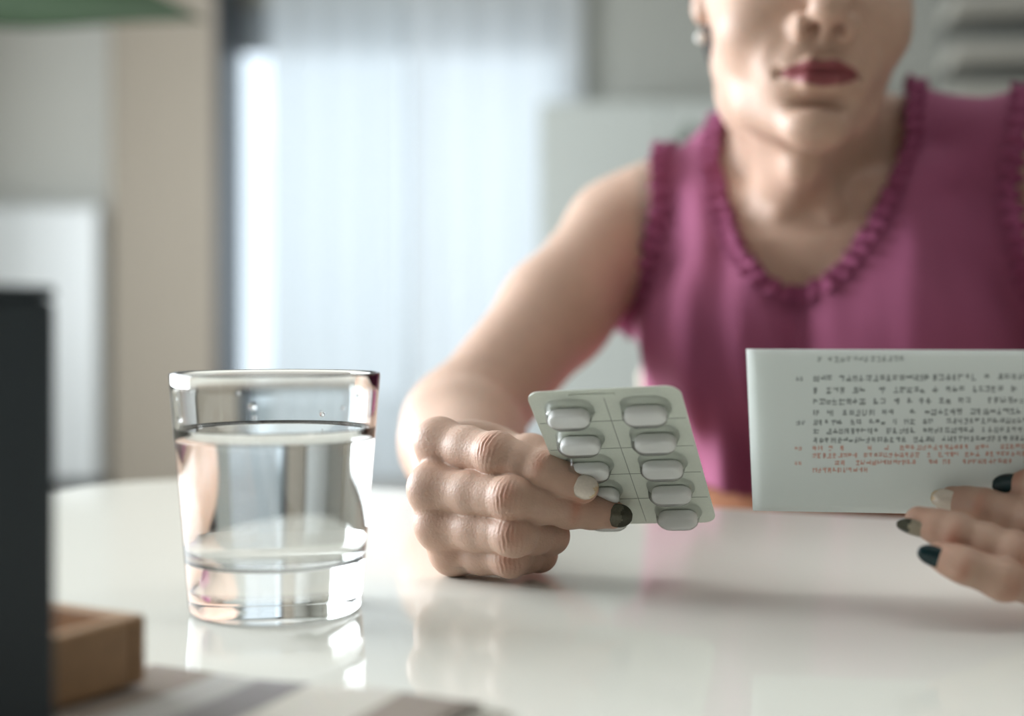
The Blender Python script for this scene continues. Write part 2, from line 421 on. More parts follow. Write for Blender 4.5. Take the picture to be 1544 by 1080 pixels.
# ------------------------------------------------------------------ drinking glass and water
M_glass = bpy.data.materials.new('clear_glass'); M_glass.use_nodes = True
b = M_glass.node_tree.nodes['Principled BSDF']; b.inputs['Transmission Weight'].default_value = 1; b.inputs['Roughness'].default_value = 0; b.inputs['IOR'].default_value = 1.5
b.inputs['Base Color'].default_value = (.985, .995, .99, 1)
M_water = bpy.data.materials.new('water'); M_water.use_nodes = True
b = M_water.node_tree.nodes['Principled BSDF']; b.inputs['Transmission Weight'].default_value = 1; b.inputs['Roughness'].default_value = 0; b.inputs['IOR'].default_value = 1.33
GD = .545; GX = float(P(416, 0, GD)[0]); GH = .0972
gl = empty('drinking_glass', (GX, GD, TABLE_Z + .0002), 'clear glass tumbler half full of water on the white table', 'glass')
RO = lambda z: .0350 + (.0428 - .0350) * z / GH
TW = .0022
prof = [(0, .0016), (.026, .0016), (.0305, .0004), (.0332, 0), (.0345, .0007), (RO(.002), .002)]
prof += [(RO(z), z) for z in np.linspace(.006, GH - .0012, 12)] + [(RO(GH) - .0003, GH - .0003), (RO(GH) - TW / 2, GH), (RO(GH) - TW + .0003, GH - .0003)]
prof += [(RO(z) - TW, z) for z in np.linspace(GH - .0012, .0245, 12)] + [(RO(.022) - TW - .001, .0222), (RO(.021) - TW - .0035, .0207), (RO(.02) - TW - .009, .0198), (.012, .0193), (0, .0192)]
MB().lathe([(max(r, 1e-5), z) for r, z in prof], 96).build('glass_body', M_glass, gl, True)
WZ = .0738
wprof = [(0, .01915), (.012, .01925), (RO(.02) - TW - .009, .01975), (RO(.021) - TW - .0034, .02065), (RO(.022) - TW - .0009, .02215)]
wprof += [(RO(z) - TW + .00012, z) for z in np.linspace(.0245, WZ + .0011, 10)] + [(RO(WZ) - TW - .0003, WZ + .0005), (RO(WZ) - TW - .0010, WZ + .0001), (RO(WZ) - TW - .0025, WZ), (0, WZ)]
wt = MB().lathe([(max(r, 1e-5), z) for r, z in wprof], 96).build('water', M_water, None, True)
wt.location = gl.location; tag(wt, 'clear still water filling the glass tumbler', 'water')
rd = random.Random(3)
for (ang, z, r) in [(-2.3, .091, .0009), (-1.75, .0905, .0008), (-1.62, .0852, .0016), (-1.6, .081, .0009), (-2.6, .079, .0013), (-2.75, .087, .0009), (-.7, .084, .0008), (-.95, .0825, .0007), (1.2, .0775, .0012), (-2.2, .0772, .0008), (-.5, .0885, .0009)]:
    rr_ = RO(z) - TW; c = Vector((rr_ * math.cos(ang), rr_ * math.sin(ang), z))
    n_ = 10; vv = []; ff = []
    Mx = Matrix.Translation(c) @ Matrix.Rotation(ang, 4, 'Z')
    pr = [(r * math.sin(t), -r * .8 * math.cos(t)) for t in np.linspace(0.001, math.pi - .001, 8)]
    MB().lathe(pr, 12, Mx @ Matrix.Rotation(math.pi / 2, 4, 'Y')).build('water_drop', M_water, gl, True)

# ------------------------------------------------------------------ blister pack and tablets
SC = 1.05
BR = Matrix(((0.953, 0.152, -0.262), (-0.297, 0.639, -0.71), (0.059, 0.754, 0.654)))
bc = Vector((0.0471 * SC, 0.5512 * SC, CAM_Z - 0.0533 * SC))
bu, bn, bv = BR.col[0].normalized(), BR.col[1].normalized(), BR.col[2].normalized()   # bn points away from the camera
bn = bu.cross(bv) * -1
if bn.y < 0: bn = -bn
BW, BH, BCW, BPT, BV0 = .0619 * SC, .0951 * SC, .0155 * SC, .0184 * SC, .0353 * SC
BM = Matrix(((-bu.x, -bn.x, bv.x, bc.x), (-bu.y, -bn.y, bv.y, bc.y), (-bu.z, -bn.z, bv.z, bc.z), (0, 0, 0, 1)))
# local axes: x = width (towards her hand), y = towards the camera, z = length
M_foil = mat('blister_foil', srgb(220, 226, 215), .40, .12, noise=(900, .05, (1, 1, 1)), bump=(1600, .25, .0002))
M_pvc = thin_glass('clear_pvc', (.97, .98, .972, 1), .22, 1.35, .9)
_nt = M_pvc.node_tree; _lw = _nt.nodes.new('ShaderNodeLayerWeight'); _lw.inputs['Blend'].default_value = .22
_mx = _nt.nodes.new('ShaderNodeMix'); _mx.data_type = 'RGBA'; _mx.inputs['A'].default_value = (1, 1, 1, 1); _mx.inputs['B'].default_value = (.60, .63, .64, 1)
_nt.links.new(_lw.outputs['Facing'], _mx.inputs['Factor'])
_nt.links.new(_mx.outputs['Result'], next(n for n in _nt.nodes if n.type == 'BSDF_TRANSPARENT').inputs[0])
M_edge = mat('score', srgb(140, 146, 138), .6, noise=(400, .05, (1, 1, 1)))
M_pill = mat('tablet_white', srgb(250, 250, 248), .45, noise=(1500, .02, (1, 1, 1)))
bp_ = empty('blister_pack', (0, 0, 0), 'silver-grey blister pack of ten white tablets held in fingers', 'blister pack')
bp_.matrix_world = BM
ol = rounded(-BW / 2, BW / 2, -BH / 2, BH / 2, .0062, 8)
def plate(ol, y0, y1):
    n = len(ol); v = [(x, y0, z) for x, z in ol] + [(x, y1, z) for x, z in ol]
    return v, [tuple(range(n)), tuple(range(2 * n - 1, n - 1, -1))] + [((i + 1) % n, i, n + i, n + (i + 1) % n) for i in range(n)]
v, f = plate(ol, 0, .0004); raw_mesh('foil', v, f, M_foil, bp_)
def stad(w, h, n=10):
    r = min(w, h) * .46
    return rounded(-w / 2, w / 2, -h / 2, h / 2, r, n)
PW, PH, PT = .0176, .0086, .0056                                # tablet length, width, thickness
# clear formed sheet: flat web with a pocket dome over each tablet
def dome(w, h, hgt):
    lv = [(1.10, 0.0), (1.02, .12), (.985, .55), (.94, .85), (.84, .985), (.55, 1.0)]
    v = []; f = []; base = stad(w, h); n = len(base)
    for s, t in lv: v += [(x * s, .0005 + hgt * t, z * s) for x, z in base]
    for j in range(len(lv) - 1):
        for i in range(n):
            k = (i + 1) % n; f.append((j * n + i, j * n + k, (j + 1) * n + k, (j + 1) * n + i))
    f.append(tuple((len(lv) - 1) * n + i for i in range(n))); return v, [q[::-1] for q in f]
def tablet():
    lv = [(.55, 0), (.82, .04), (.95, .15), (1.0, .30), (1.0, .70), (.95, .85), (.82, .96), (.55, 1)]
    v = []; f = []; base = stad(PW, PH); n = len(base)
    for s, t in lv: v += [(x * (1 - (1 - s) * .55), PT * t, z * s) for x, z in base]
    for j in range(len(lv) - 1):
        for i in range(n):
            k = (i + 1) % n; f.append((j * n + i, j * n + k, (j + 1) * n + k, (j + 1) * n + i))
    f.append(tuple(range(n - 1, -1, -1))); f.append(tuple((len(lv) - 1) * n + i for i in range(n))); return v, [q[::-1] for q in f]
proto = pill0 = None
for c in (-1, 1):
    for r in range(5):
        x, z = c * BCW, BV0 - r * BPT
        if proto is None:
            v, f = dome(PW + .0020, PH + .0050, PT + .0012); proto = raw_mesh('pocket', v, f, M_pvc, bp_, True); d = proto
        else:
            d = proto.copy(); COL.objects.link(d); d.parent = bp_
        d.location = (x, 0, z)
        if pill0 is None:
            v, f = tablet(); pill0 = raw_mesh('tablet', v, f, M_pill, None, True); t = pill0
        else:
            t = pill0.copy(); COL.objects.link(t)
        t.matrix_world = BM @ Matrix.Translation((x + (-.0003 if r % 2 else .0002), .0007, z - .0018))
        lab = 'white oval tablet lying uncovered in a clear pocket of the blister pack'
        if c > 0 and r == 2: lab = 'white tablet partly covered by the index finger with the pearl nail'
        if c > 0 and r == 3: lab = 'white tablet showing between the pearl and the olive fingernail'
        if c > 0 and r == 4: lab = 'white tablet pressed under the middle finger with the olive nail'
        tag(t, lab, 'tablet', 'tablets in the blister pack')
for r in range(4):
    z = BV0 - (r + .5) * BPT + .0012
    MB().box((-BW / 2 + .001, .00041, z - .00012), (BW / 2 - .001, .00052, z + .00012)).build('score_line', M_edge, bp_)
MB().box((-.00012, .00041, -BH / 2 + .002), (.00012, .00052, BH / 2 - .006)).build('score_line', M_edge, bp_)
MB().box((-BW * .08, .00041, BH / 2 - .0042), (BW * .22, .0009, BH / 2 - .0026)).build('embossed_strip', M_foil, bp_, bevel=.0002)

def blister_D(px, py, off):
    """distance at which the pixel's ray meets the pack's front plane, moved off metres to the camera"""
    d = Vector(((px - 772) / F_PX, 1, -(py - 500) / F_PX)); o = Vector((0, 0, CAM_Z))
    q = bc - bn * off
    return float((q - o).dot(bn) / d.dot(bn))

# ------------------------------------------------------------------ leaflet
M_paper = mat('leaflet_paper', srgb(240, 244, 243), .7, noise=(200, .015, (1, 1, 1)))
_nt = M_paper.node_tree; _b = _nt.nodes['Principled BSDF']; _o = next(n for n in _nt.nodes if n.type == 'OUTPUT_MATERIAL')
_t = _nt.nodes.new('ShaderNodeBsdfTranslucent'); _t.inputs[0].default_value = srgb(240, 242, 240); _m = _nt.nodes.new('ShaderNodeMixShader'); _m.inputs[0].default_value = .5
_nt.links.new(_b.outputs[0], _m.inputs[1]); _nt.links.new(_t.outputs[0], _m.inputs[2]); _nt.links.new(_m.outputs[0], _o.inputs['Surface'])
M_ink = mat('ink_black', srgb(146, 151, 151), .7, noise=(600, .1, (1, 1, 1)))
M_inkr = mat('ink_red', srgb(216, 166, 153), .7, noise=(600, .1, (1, 1, 1)))
M_inkg = mat('ink_grey', srgb(176, 182, 180), .7, noise=(600, .1, (1, 1, 1)))
def leaflet_pt(px, py):
    """photo pixel -> point on the curved sheet"""
    t = (py - 528.0) / 245.0
    D = (.534 + .030 * t + .012 * t * t) - (px - 1125) / 420.0 * .016
    return P(px, py, D)
lf = empty('paper_leaflet', tuple(leaflet_pt(1340, 772)), 'folded white paper leaflet printed with black and red lines', 'leaflet')
LF0 = np.array(lf.location)
nx, ny = 40, 24; v = []; f = []
for j in range(ny + 1):
    for i in range(nx + 1):
        s = i / nx; t = j / ny
        px = 1125 + 10 * t + s * 640; py = 527 + 3 * s + t * (243 + 8 * s)
        v.append(tuple(leaflet_pt(px, py) - LF0))
for j in range(ny):
    for i in range(nx):
        a = j * (nx + 1) + i; f.append((a, a + nx + 1, a + nx + 2, a + 1))
o = raw_mesh('sheet', v, f, M_paper, lf, True); md = o.modifiers.new('thick', 'SOLIDIFY'); md.thickness = .0004; md.offset = -1
# folded second layer a little behind, ragged lower edge
v2 = [(p[0] + .001, p[1] + .0016 + .0015 * (j_ // (nx + 1)) / ny, p[2] - .0006) for j_, p in enumerate(v)]
o = raw_mesh('back_fold', v2, f, M_paper, lf, True); md = o.modifiers.new('thick', 'SOLIDIFY'); md.thickness = .0004; md.offset = -1
rp = random.Random(11)
def print_line(mb, y0, xs, xe, hgt, density):
    x = xs
    while x < xe:
        w = hgt * rp.uniform(.75, 1.0)
        if rp.random() < density:
            for _ in range(4):
                if rp.random() < .5: a, b, c, d = 0, w * rp.uniform(.5, 1), rp.uniform(0, hgt * .8), hgt * .17
                else: a, b, c, d = rp.uniform(0, w * .8), hgt * .15, 0, hgt * rp.uniform(.5, 1)
                if a + b > w: b = w - a
                q = []
                for (ux, uy) in ((0, 0), (0, 1), (1, 1), (1, 0)):
                    xx = x + a + b * ux; yy = y0 + (c + d * uy) - hgt / 2 - .010 * (xx - 1225)
                    pt = leaflet_pt(xx, yy); q.append(pt - LF0 + np.array((0, -.00035, .0001)))
                mb.add(q, [(0, 1, 2, 3)])
        x += w * 1.12 if rp.random() > .06 else w * 2.4
kk = MB(); kr = MB(); kg = MB()
print_line(kg, 543, 1232, 1362, 9, .9)
for y, de in ((572, .97), (590, .8), (607, .8), (624, .85), (638, .95), (651.5, .9), (665, .95)): print_line(kk, y, 1226, 1745, 10 if y < 630 else 9, de)
for y in (572, 638): print_line(kk, y, 1200, 1209, 7, 1)
for y, de, xe in ((677, .7, 1745), (688, .85, 1745), (699, .8, 1745), (710, .95, 1312)): print_line(kr, y, 1225, xe, 8, de)
for y in (677, 699): print_line(kr, y, 1198, 1208, 6, 1)
kk.build('printed_text', M_ink, lf); kr.build('printed_text', M_inkr, lf); kg.build('printed_text', M_inkg, lf)

# ------------------------------------------------------------------ the woman: implicit surfaces meshed with surface nets
def smin(a, b, k):
    h = np.maximum(k - np.abs(a - b), 0) / k
    return np.minimum(a, b) - h * h * k * .25

class Field:
    def __init__(s, lo, hi, h):
        s.lo = np.array(lo, float); s.h = h
        s.n = np.ceil((np.array(hi) - s.lo) / h).astype(int) + 1
        s.d = np.full(tuple(s.n), .06, np.float32)
    def run(s, prims):
        for (op, fn, lo, hi, k) in prims:
            m = k + 4 * s.h + .002
            a = np.floor((lo - m - s.lo) / s.h).astype(int); b = np.ceil((hi + m - s.lo) / s.h).astype(int) + 1
            a = np.maximum(a, 0); b = np.minimum(b, s.n)
            if (b <= a).any(): continue
            X = (s.lo[0] + s.h * np.arange(a[0], b[0]))[:, None, None].astype(np.float32)
            Y = (s.lo[1] + s.h * np.arange(a[1], b[1]))[None, :, None].astype(np.float32)
            Z = (s.lo[2] + s.h * np.arange(a[2], b[2]))[None, None, :].astype(np.float32)
            sl = (slice(a[0], b[0]), slice(a[1], b[1]), slice(a[2], b[2]))
            d = s.d[sl]
            if op == 'G':                                        # a finger: blended inside, crisp against its neighbours
                sub, kf = fn; g = np.full(d.shape, .06, np.float32)
                for (o2, f2, _l, _h, k2) in sub: g = smin(g, f2(X, Y, Z), k2)
                s.d[sl] = smin(d, g, kf(X, Y, Z)); continue
            g = fn(X, Y, Z)
            s.d[sl] = smin(d, g, k) if op == '+' else -smin(-d, g, k)
        return s
    def mesh(s):
        d = s.d; ins = d < 0; n = s.n - 1
        cnt = np.zeros(tuple(n), np.int8)
        for i in (0, 1):
            for j in (0, 1):
                for k in (0, 1): cnt += ins[i:i + n[0], j:j + n[1], k:k + n[2]]
        idx = np.argwhere((cnt > 0) & (cnt < 8))
        ids = np.full(tuple(n), -1, np.int32); ids[tuple(idx.T)] = np.arange(len(idx))
        acc = np.zeros((len(idx), 3)); w = np.zeros(len(idx))
        cs = [(i, j, k) for i in (0, 1) for j in (0, 1) for k in (0, 1)]
        val = {c: d[idx[:, 0] + c[0], idx[:, 1] + c[1], idx[:, 2] + c[2]] for c in cs}
        for c in cs:
            for ax in range(3):
                if c[ax]: continue
                e = list(c); e[ax] = 1; e = tuple(e); a, b = val[c], val[e]
                x = (a < 0) != (b < 0); t = np.where(x, a / np.where(x, a - b, 1), 0)
                p = np.tile(np.array(c, float), (len(idx), 1)); p[:, ax] += t
                acc += p * x[:, None]; w += x
        verts = s.lo + s.h * (idx + acc / w[:, None])
        faces = []
        for ax in range(3):
            u, v = (ax + 1) % 3, (ax + 2) % 3
            lo = [slice(None)] * 3; hi = [slice(None)] * 3; lo[ax] = slice(0, -1); hi[ax] = slice(1, None)
            a = ins[tuple(lo)]; b = ins[tuple(hi)]
            e = np.argwhere(a != b); sgn = a[tuple(e.T)]
            ok = (e[:, u] > 0) & (e[:, v] > 0) & (e[:, u] < n[u]) & (e[:, v] < n[v]); e = e[ok]; sgn = sgn[ok]
            def cid(du, dv):
                q = e.copy(); q[:, u] -= du; q[:, v] -= dv; return ids[tuple(q.T)]
            f = np.stack([cid(1, 1), cid(0, 1), cid(0, 0), cid(1, 0)], 1)
            f[~sgn] = f[~sgn][:, ::-1]; faces.append(f)
        return verts, np.concatenate(faces)

def V3(p): return np.array(p, float)
def cone(a, b, ra, rb, k=.01, op='+'):
    a, b = V3(a), V3(b); ab = b - a; L2 = max(float(ab @ ab), 1e-12)
    def fn(X, Y, Z):
        t = np.clip(((X - a[0]) * ab[0] + (Y - a[1]) * ab[1] + (Z - a[2]) * ab[2]) / L2, 0, 1)
        return np.sqrt((X - a[0] - t * ab[0]) ** 2 + (Y - a[1] - t * ab[1]) ** 2 + (Z - a[2] - t * ab[2]) ** 2) - (ra + (rb - ra) * t)
    r = max(ra, rb)
    return (op, fn, np.minimum(a, b) - r, np.maximum(a, b) + r, k)
def ell(c, r, k=.01, op='+', R=None):
    c, r = V3(c), V3(r); R = np.eye(3) if R is None else R        # columns of R are the axes
    def fn(X, Y, Z):
        q = [((X - c[0]) * R[0, i] + (Y - c[1]) * R[1, i] + (Z - c[2]) * R[2, i]) for i in range(3)]
        k0 = np.sqrt(sum((q[i] / r[i]) ** 2 for i in range(3))); k1 = np.sqrt(sum((q[i] / r[i] ** 2) ** 2 for i in range(3)))
        return k0 * (k0 - 1) / np.maximum(k1, 1e-6)
    m = np.sqrt((R ** 2) @ (r ** 2))
    return (op, fn, c - m, c + m, k)

def chain(pts, rad, k=.004):
    return [cone(pts[i], pts[i + 1], rad[i], rad[i + 1], k) for i in range(len(pts) - 1)]

body = []
# ---- torso in a frame turned so that her left shoulder is nearer the camera
YAW = math.radians(-19)
ux = np.array([math.cos(YAW), math.sin(YAW), 0]); uy = np.array([-math.sin(YAW), math.cos(YAW), 0])   # uy points backwards
TC = np.array([.243, 1.045, 0.0])
def TL(x, y, z): return TC + ux * x + uy * y + np.array([0, 0, z])
LZ = np.array([.50, .58, .68, .78, .86, .92, .96, .99, 1.01])
LA = np.array([.160, .160, .142, .134, .136, .140, .132, .100, .05])
LX_ = np.array([0, 0, .016, .018, .016, .006, 0, 0, 0])
LB = np.array([.110, .110, .098, .098, .106, .100, .085, .062, .03])
LO = np.array([.02, .02, .012, .004, .0, .004, .012, .022, .03])     # centre moves back towards the neck
def torso_fn(inf_=0.0, fold=None):
    def fn(X, Y, Z):
        xl = (X - TC[0]) * ux[0] + (Y - TC[1]) * ux[1]; yl = (X - TC[0]) * uy[0] + (Y - TC[1]) * uy[1]
        z = np.clip(Z, LZ[0], LZ[-1]); A = np.interp(z, LZ, LA) + inf_; B = np.interp(z, LZ, LB) + inf_; O = np.interp(z, LZ, LO); xl = xl - np.interp(z, LZ, LX_).astype(np.float32)
        A = A.astype(np.float32); B = B.astype(np.float32); O = O.astype(np.float32)
        q = np.sqrt((xl / A) ** 2 + ((yl - O) / B) ** 2) + 1e-6
        d = (q - 1) * (A * B) / np.sqrt((B * xl / A / q * 1.0) ** 2 + (A * (yl - O) / B / q) ** 2 + 1e-8)
        d = np.maximum(d, (np.abs(Z - (LZ[0] + LZ[-1]) / 2) - (LZ[-1] - LZ[0]) / 2) - inf_)
        return d if fold is None else d - fold(xl, yl, Z)
    return fn
tlo = TC + np.array([-.2, -.2, .48]); thi = TC + np.array([.2, .2, 1.03])
torso_core = ('+', torso_fn(), tlo, thi, .03)
body.append(torso_core)
notch = TL(-.004, -.076, .937)
Sr = P(938, 352, 1.085); Sl = P(1600, 285, .965)
acr, acl = Sr + np.array([.026, -.010, .020]), Sl + np.array([-.028, .005, .024])
shoulder = [
    cone(TL(-.04, .02, .992), acr, .038, .030, .03), cone(TL(.04, .02, 1.0), acl, .038, .034, .03),
    cone(acr, Sr, .036, .042, .02), cone(acl, Sl, .036, .042, .02),
    cone(TL(-.055, -.02, .90), Sr + np.array([.02, 0, -.03]), .045, .036, .03), cone(TL(.055, -.02, .90), Sl + np.array([-.02, 0, -.03]), .045, .036, .03)]
body += shoulder
bust = [ell(TL(-.062, -.075, .845), (.055, .048, .055), .03), ell(TL(.062, -.075, .845), (.055, .048, .055), .03)]
body += bust
# collar bones
collar = [cone(notch + ux * -.018 + np.array([0, .004, .002]), acr + np.array([0, -.012, .004]), .0085, .009, .014),
         cone(notch + ux * .018 + np.array([0, .004, .002]), acl + np.array([0, -.012, .004]), .0085, .009, .014)]
body += collar
# ---- head frame
mouth = P(1240, 106, .835)
fw = np.array([-.06, -1, .03]); fw /= np.linalg.norm(fw)
up = np.array([.045, .03, 1.0]); up -= fw * (up @ fw); up /= np.linalg.norm(up)
rt = np.cross(fw, up)                                      # image right = her left
HR = np.stack([rt, fw, up], 1)
HS = 1.02
HC = mouth - HS * (fw * .0965 - up * .0665)
def H(x, y, z): return HC + HS * (rt * x + fw * y + up * z)
def he(c, r, k=.01, op='+', R=HR): return ell(H(*c), np.array(r) * HS, k, op, R)
def hc(a, b, ra, rb, k=.01, op='+'): return cone(H(*a), H(*b), ra * HS, rb * HS, k, op)
head = [he((0, -.012, .035), (.074, .092, .080), .02), he((0, .030, -.018), (.063, .062, .074), .02),
        he((0, .040, -.068), (.037, .044, .034), .02)]
for s in (-1, 1):
    head += [hc((s * .045, .002, -.044), (s * .031, .036, -.076), .013, .012, .016), hc((s * .031, .036, -.076), (s * .008, .078, -.098), .012, .012, .016),
             he((s * .037, .061, -.030), (.023, .022, .022), .018), he((s * .028, .083, .022), (.020, .009, .008), .014)]
head += [he((0, .080, -.096), (.015, .014, .013), .014), he((0, .074, -.060), (.034, .022, .028), .016)]
head += [hc((0, .088, .006), (0, .1085, -.029), .0085, .0092, .012), he((0, .1125, -.0320), (.0115, .0095, .0090), .008)]
for s in (-1, 1): head.append(he((s * .0155, .0975, -.0390), (.0084, .0100, .0084), .006))
# philtrum, lips
head += [hc((-.0240, .0850, -.0668), (-.0070, .0962, -.0630), .0022, .0044, .004), hc((-.0070, .0962, -.0630), (.0070, .0962, -.0630), .0044, .0044, .004), hc((.0070, .0962, -.0630), (.0240, .0850, -.0668), .0044, .0022, .004),
         hc((-.0215, .0845, -.0685), (-.0075, .0950, -.0728), .0022, .0058, .004), hc((-.0075, .0950, -.0728), (.0075, .0950, -.0728), .0058, .0058, .004), hc((.0075, .0950, -.0728), (.0215, .0845, -.0685), .0058, .0022, .004)]
head += [hc((-.0255, .0870, -.0672), (-.009, .0988, -.0678), .0014, .0019, .0012, '-'), hc((-.009, .0988, -.0678), (.009, .0988, -.0678), .0019, .0019, .0012, '-'), hc((.009, .0988, -.0678), (.0255, .0870, -.0672), .0019, .0014, .0012, '-')]
for s in (-1, 1):
    head += [he((s * .0258, .0875, -.0672), (.0026, .003, .0022), .005, '-'),                                            # corners of the mouth
             hc((s * .0220, .0985, -.0400), (s * .0345, .0900, -.062), .0022, .0018, .010, '-'),                          # smile fold
             hc((s * .0092, .1040, -.0480), (s * .0078, .0950, -.0280), .0043, .0036, .0008, '-'),                                          # nostril
             he((s * .031, .094, .003), (.019, .012, .012), .012, '-'), he((s * .031, .076, .002), (.0135, .0125, .0125), .004),
             hc((s * .046, .0858, -.0015), (s * .018, .0870, -.0025), .0012, .0012, .003),                              # lowered lid
             he((s * .0700, -.008, .024), (.006, .017, .028), .008), he((s * .0690, .002, -.005), (.006, .009, .010), .008), he((s * .0775, -.004, .028), (.003, .009, .016), .004, '-')]
head.append(hc((0, .1100, -.0385), (0, .0950, -.0465), .0036, .0040, .002))
head.append(he((0, .0875, -.0855), (.018, .004, .003), .010, '-'))
NB = TL(0, .035, .985)
neck = [cone(H(0, -.016, -.058), NB, .046, .050, .020), cone(H(0, .022, -.080), notch + np.array([0, .05, -.0]), .027, .026, .02),
        cone(H(-.022, -.03, -.05), TL(-.055, .035, .985), .03, .038, .03), cone(H(.022, -.03, -.05), TL(.055, .035, .985), .03, .038, .03)]
for s in (-1, 1):
    neck += [cone(H(s * .044, -.022, -.045), notch + ux * (s * .017) + np.array([0, -.008, .006]), .0110, .0100, .006)]
neck += [cone(H(0, .030, -.115), notch + np.array([0, .022, .025]), .014, .012, .016)]
body += neck + head
# ---- arms
Er = P(697, 640, .915); Wr = P(700, 742, .700)
mid = lambda a, b, t: a + (b - a) * t
armr = [cone(Sr, mid(Sr, Er, .45), .043, .040, .02), cone(mid(Sr, Er, .45), Er, .040, .036, .02), ell(Er + np.array([-.004, .012, -.006]), (.034, .03, .03), .02),
        cone(Er, mid(Er, Wr, .3), .035, .037, .02), cone(mid(Er, Wr, .3), Wr, .037, .0245, .02)]
El = np.array([.515, .945, .785]); Wl = P(1742, 792, .625)
arml = [cone(Sl, mid(Sl, El, .45), .043, .040, .02), cone(mid(Sl, El, .45), El, .040, .036, .02),
        cone(El, mid(El, Wl, .3), .035, .037, .02), cone(mid(El, Wl, .3), Wl, .037, .0245, .02)]
body += armr + arml
# ---- right hand (on the picture's left) holding the pack
R_ = {}
R_['index'] = [P(664, 668, .626), P(750, 686, .597), P(818, 709, .589), P(880, 736, blister_D(880, 736, .0085))]
R_['middle'] = [P(654, 737, .614), P(772, 752, .585), P(858, 768, .592), P(924, 776, blister_D(924, 776, .0085))]
R_['ring'] = [P(664, 792, .614), P(775, 806, .587), P(828, 808, .606), P(824, 798, .627)]
R_['pinky'] = [P(686, 832, .619), P(770, 840, .598), P(812, 836, .614), P(800, 828, .632)]
RAD = {'index': (.0104, .0096, .0083, .0067), 'middle': (.0104, .0095, .0081, .0064), 'ring': (.0100, .0093, .0082, .0064), 'pinky': (.0096, .0085, .0076, .0060)}
up0 = np.array([0, 0, 1.0])
handr = []
carp = {'index': Wr + np.array([-.002, -.004, .017]), 'middle': Wr + np.array([-.005, -.004, .006]), 'ring': Wr + np.array([-.004, -.004, -.005]), 'pinky': Wr + np.array([.002, -.002, -.013])}
for n_ in ('index', 'middle', 'ring', 'pinky'):
    handr.append(cone(carp[n_], R_[n_][0], .015, RAD[n_][0], .012))
handr += [cone(mid(carp['index'], R_['index'][0], .55) + np.array([.012, 0, 0]), mid(carp['pinky'], R_['pinky'][0], .55) + np.array([.014, 0, .004]), .014, .012, .014)]
thr = [Wr + np.array([.012, -.012, .018]), P(752, 694, .664), P(800, 690, .641), P(862, 722, blister_D(862, 722, -.0105))]
handr += [cone(Wr + np.array([.004, -.006, .006]), thr[1], .019, .0150, .014), cone(thr[1], thr[2], .0128, .0112, .006), cone(thr[2], thr[3], .0105, .0080, .004)]
hand_parts = []
def finger(pts, rad, back, kb=.004):
    """one finger: three tapering phalanges, knuckle swellings, slightly flattened tip"""
    out = []
    for i in range(3):
        a, b = pts[i], pts[i + 1]; m = mid(a, b, .5); rm = (rad[i] + rad[i + 1]) * .5 * (1.0, .97, 1.03)[i]
        out += [cone(a, m, rad[i], rm, .003 if i else .006), cone(m, b, rm, rad[i + 1], .003)]
    for i in (1, 2):
        out.append(ell(pts[i] + back[i] * rad[i] * .13, np.array([1, 1, 1]) * rad[i] * (1.0 if i == 1 else .96), .003))
    return out
def group(prims, root, k0, k1, r0, r1):
    lo = np.min([p[2] for p in prims], 0); hi = np.max([p[3] for p in prims], 0); root = V3(root)
    def kf(X, Y, Z):
        t = np.clip((np.sqrt((X - root[0]) ** 2 + (Y - root[1]) ** 2 + (Z - root[2]) ** 2) - r0) / (r1 - r0), 0, 1)
        return (k0 + (k1 - k0) * t).astype(np.float32)
    return ('G', (prims, kf), lo, hi, k0)
def backs(pts, hint):
    """dorsal direction at each joint"""
    r = []
    for i in range(4):
        ax = pts[min(i + 1, 3)] - pts[max(i - 1, 0)]; ax /= np.linalg.norm(ax)
        h = V3(hint[i]); h = h - ax * (h @ ax); r.append(h / np.linalg.norm(h))
    return r
RB = {'index': backs(R_['index'], [(-.4, -1, .5), (-.1, -1, .45), (.1, -1, .35), (.25, -1, .12)]),
      'middle': backs(R_['middle'], [(-.5, -1, .2), (-.1, -1, .25), (.2, -1, .12), (.3, -1, .05)]),
      'ring': backs(R_['ring'], [(-.5, -1, .1), (.1, -1, .1), (1, -.5, .1), (1, -.1, .15)]),
      'pinky': backs(R_['pinky'], [(-.5, -1, -.1), (.1, -1, 0), (1, -.5, 0), (1, .1, 0)])}
for n_ in ('index', 'middle', 'ring', 'pinky'):
    handr.append(group(finger(R_[n_], RAD[n_], RB[n_]) + [ell(R_[n_][0] + RB[n_][0] * .0022, np.ones(3) * RAD[n_][0] * 1.0, .006)], R_[n_][0], .0075, .0006, .006, .019))
# ---- left hand (on the picture's right) holding the leaflet
L_ = {}
def lf_off(px, py, off):
    return float(leaflet_pt(px, py)[1]) - off
L_['index'] = [P(1665, 775, 0.5400), P(1600, 742, 0.5130), P(1562, 738, lf_off(1562, 738, .012)), P(1533, 737, lf_off(1533, 737, .008))]
L_['middle'] = [P(1668, 824, .5430), P(1560, 785, .5310), P(1485, 766, .5430), P(1436, 754, lf_off(1436, 754, .0075))]
L_['ring'] = [P(1645, 868, .5300), P(1530, 836, .5160), P(1444, 804, .5250), P(1386, 785, .5330)]
L_['pinky'] = [P(1612, 889, .5210), P(1512, 874, .5060), P(1455, 853, .5090), P(1414, 838, .5140)]
LB_ = {'index': backs(L_['index'], [(.2, -1, .5), (0, -1, .5), (-.1, -1, .4), (-.1, -1, .35)]),
       'middle': backs(L_['middle'], [(.2, -1, .3), (0, -1, .3), (-.1, -1, .15), (-.25, -1, .0)]),
       'ring': backs(L_['ring'], [(.2, -1, 0), (0, -1, .0), (-.1, -1, -.25), (-.2, -1, -.75)]),
       'pinky': backs(L_['pinky'], [(.2, -1, -.2), (0, -1, -.3), (-.1, -1, -.2), (-.2, -1, -.05)])}
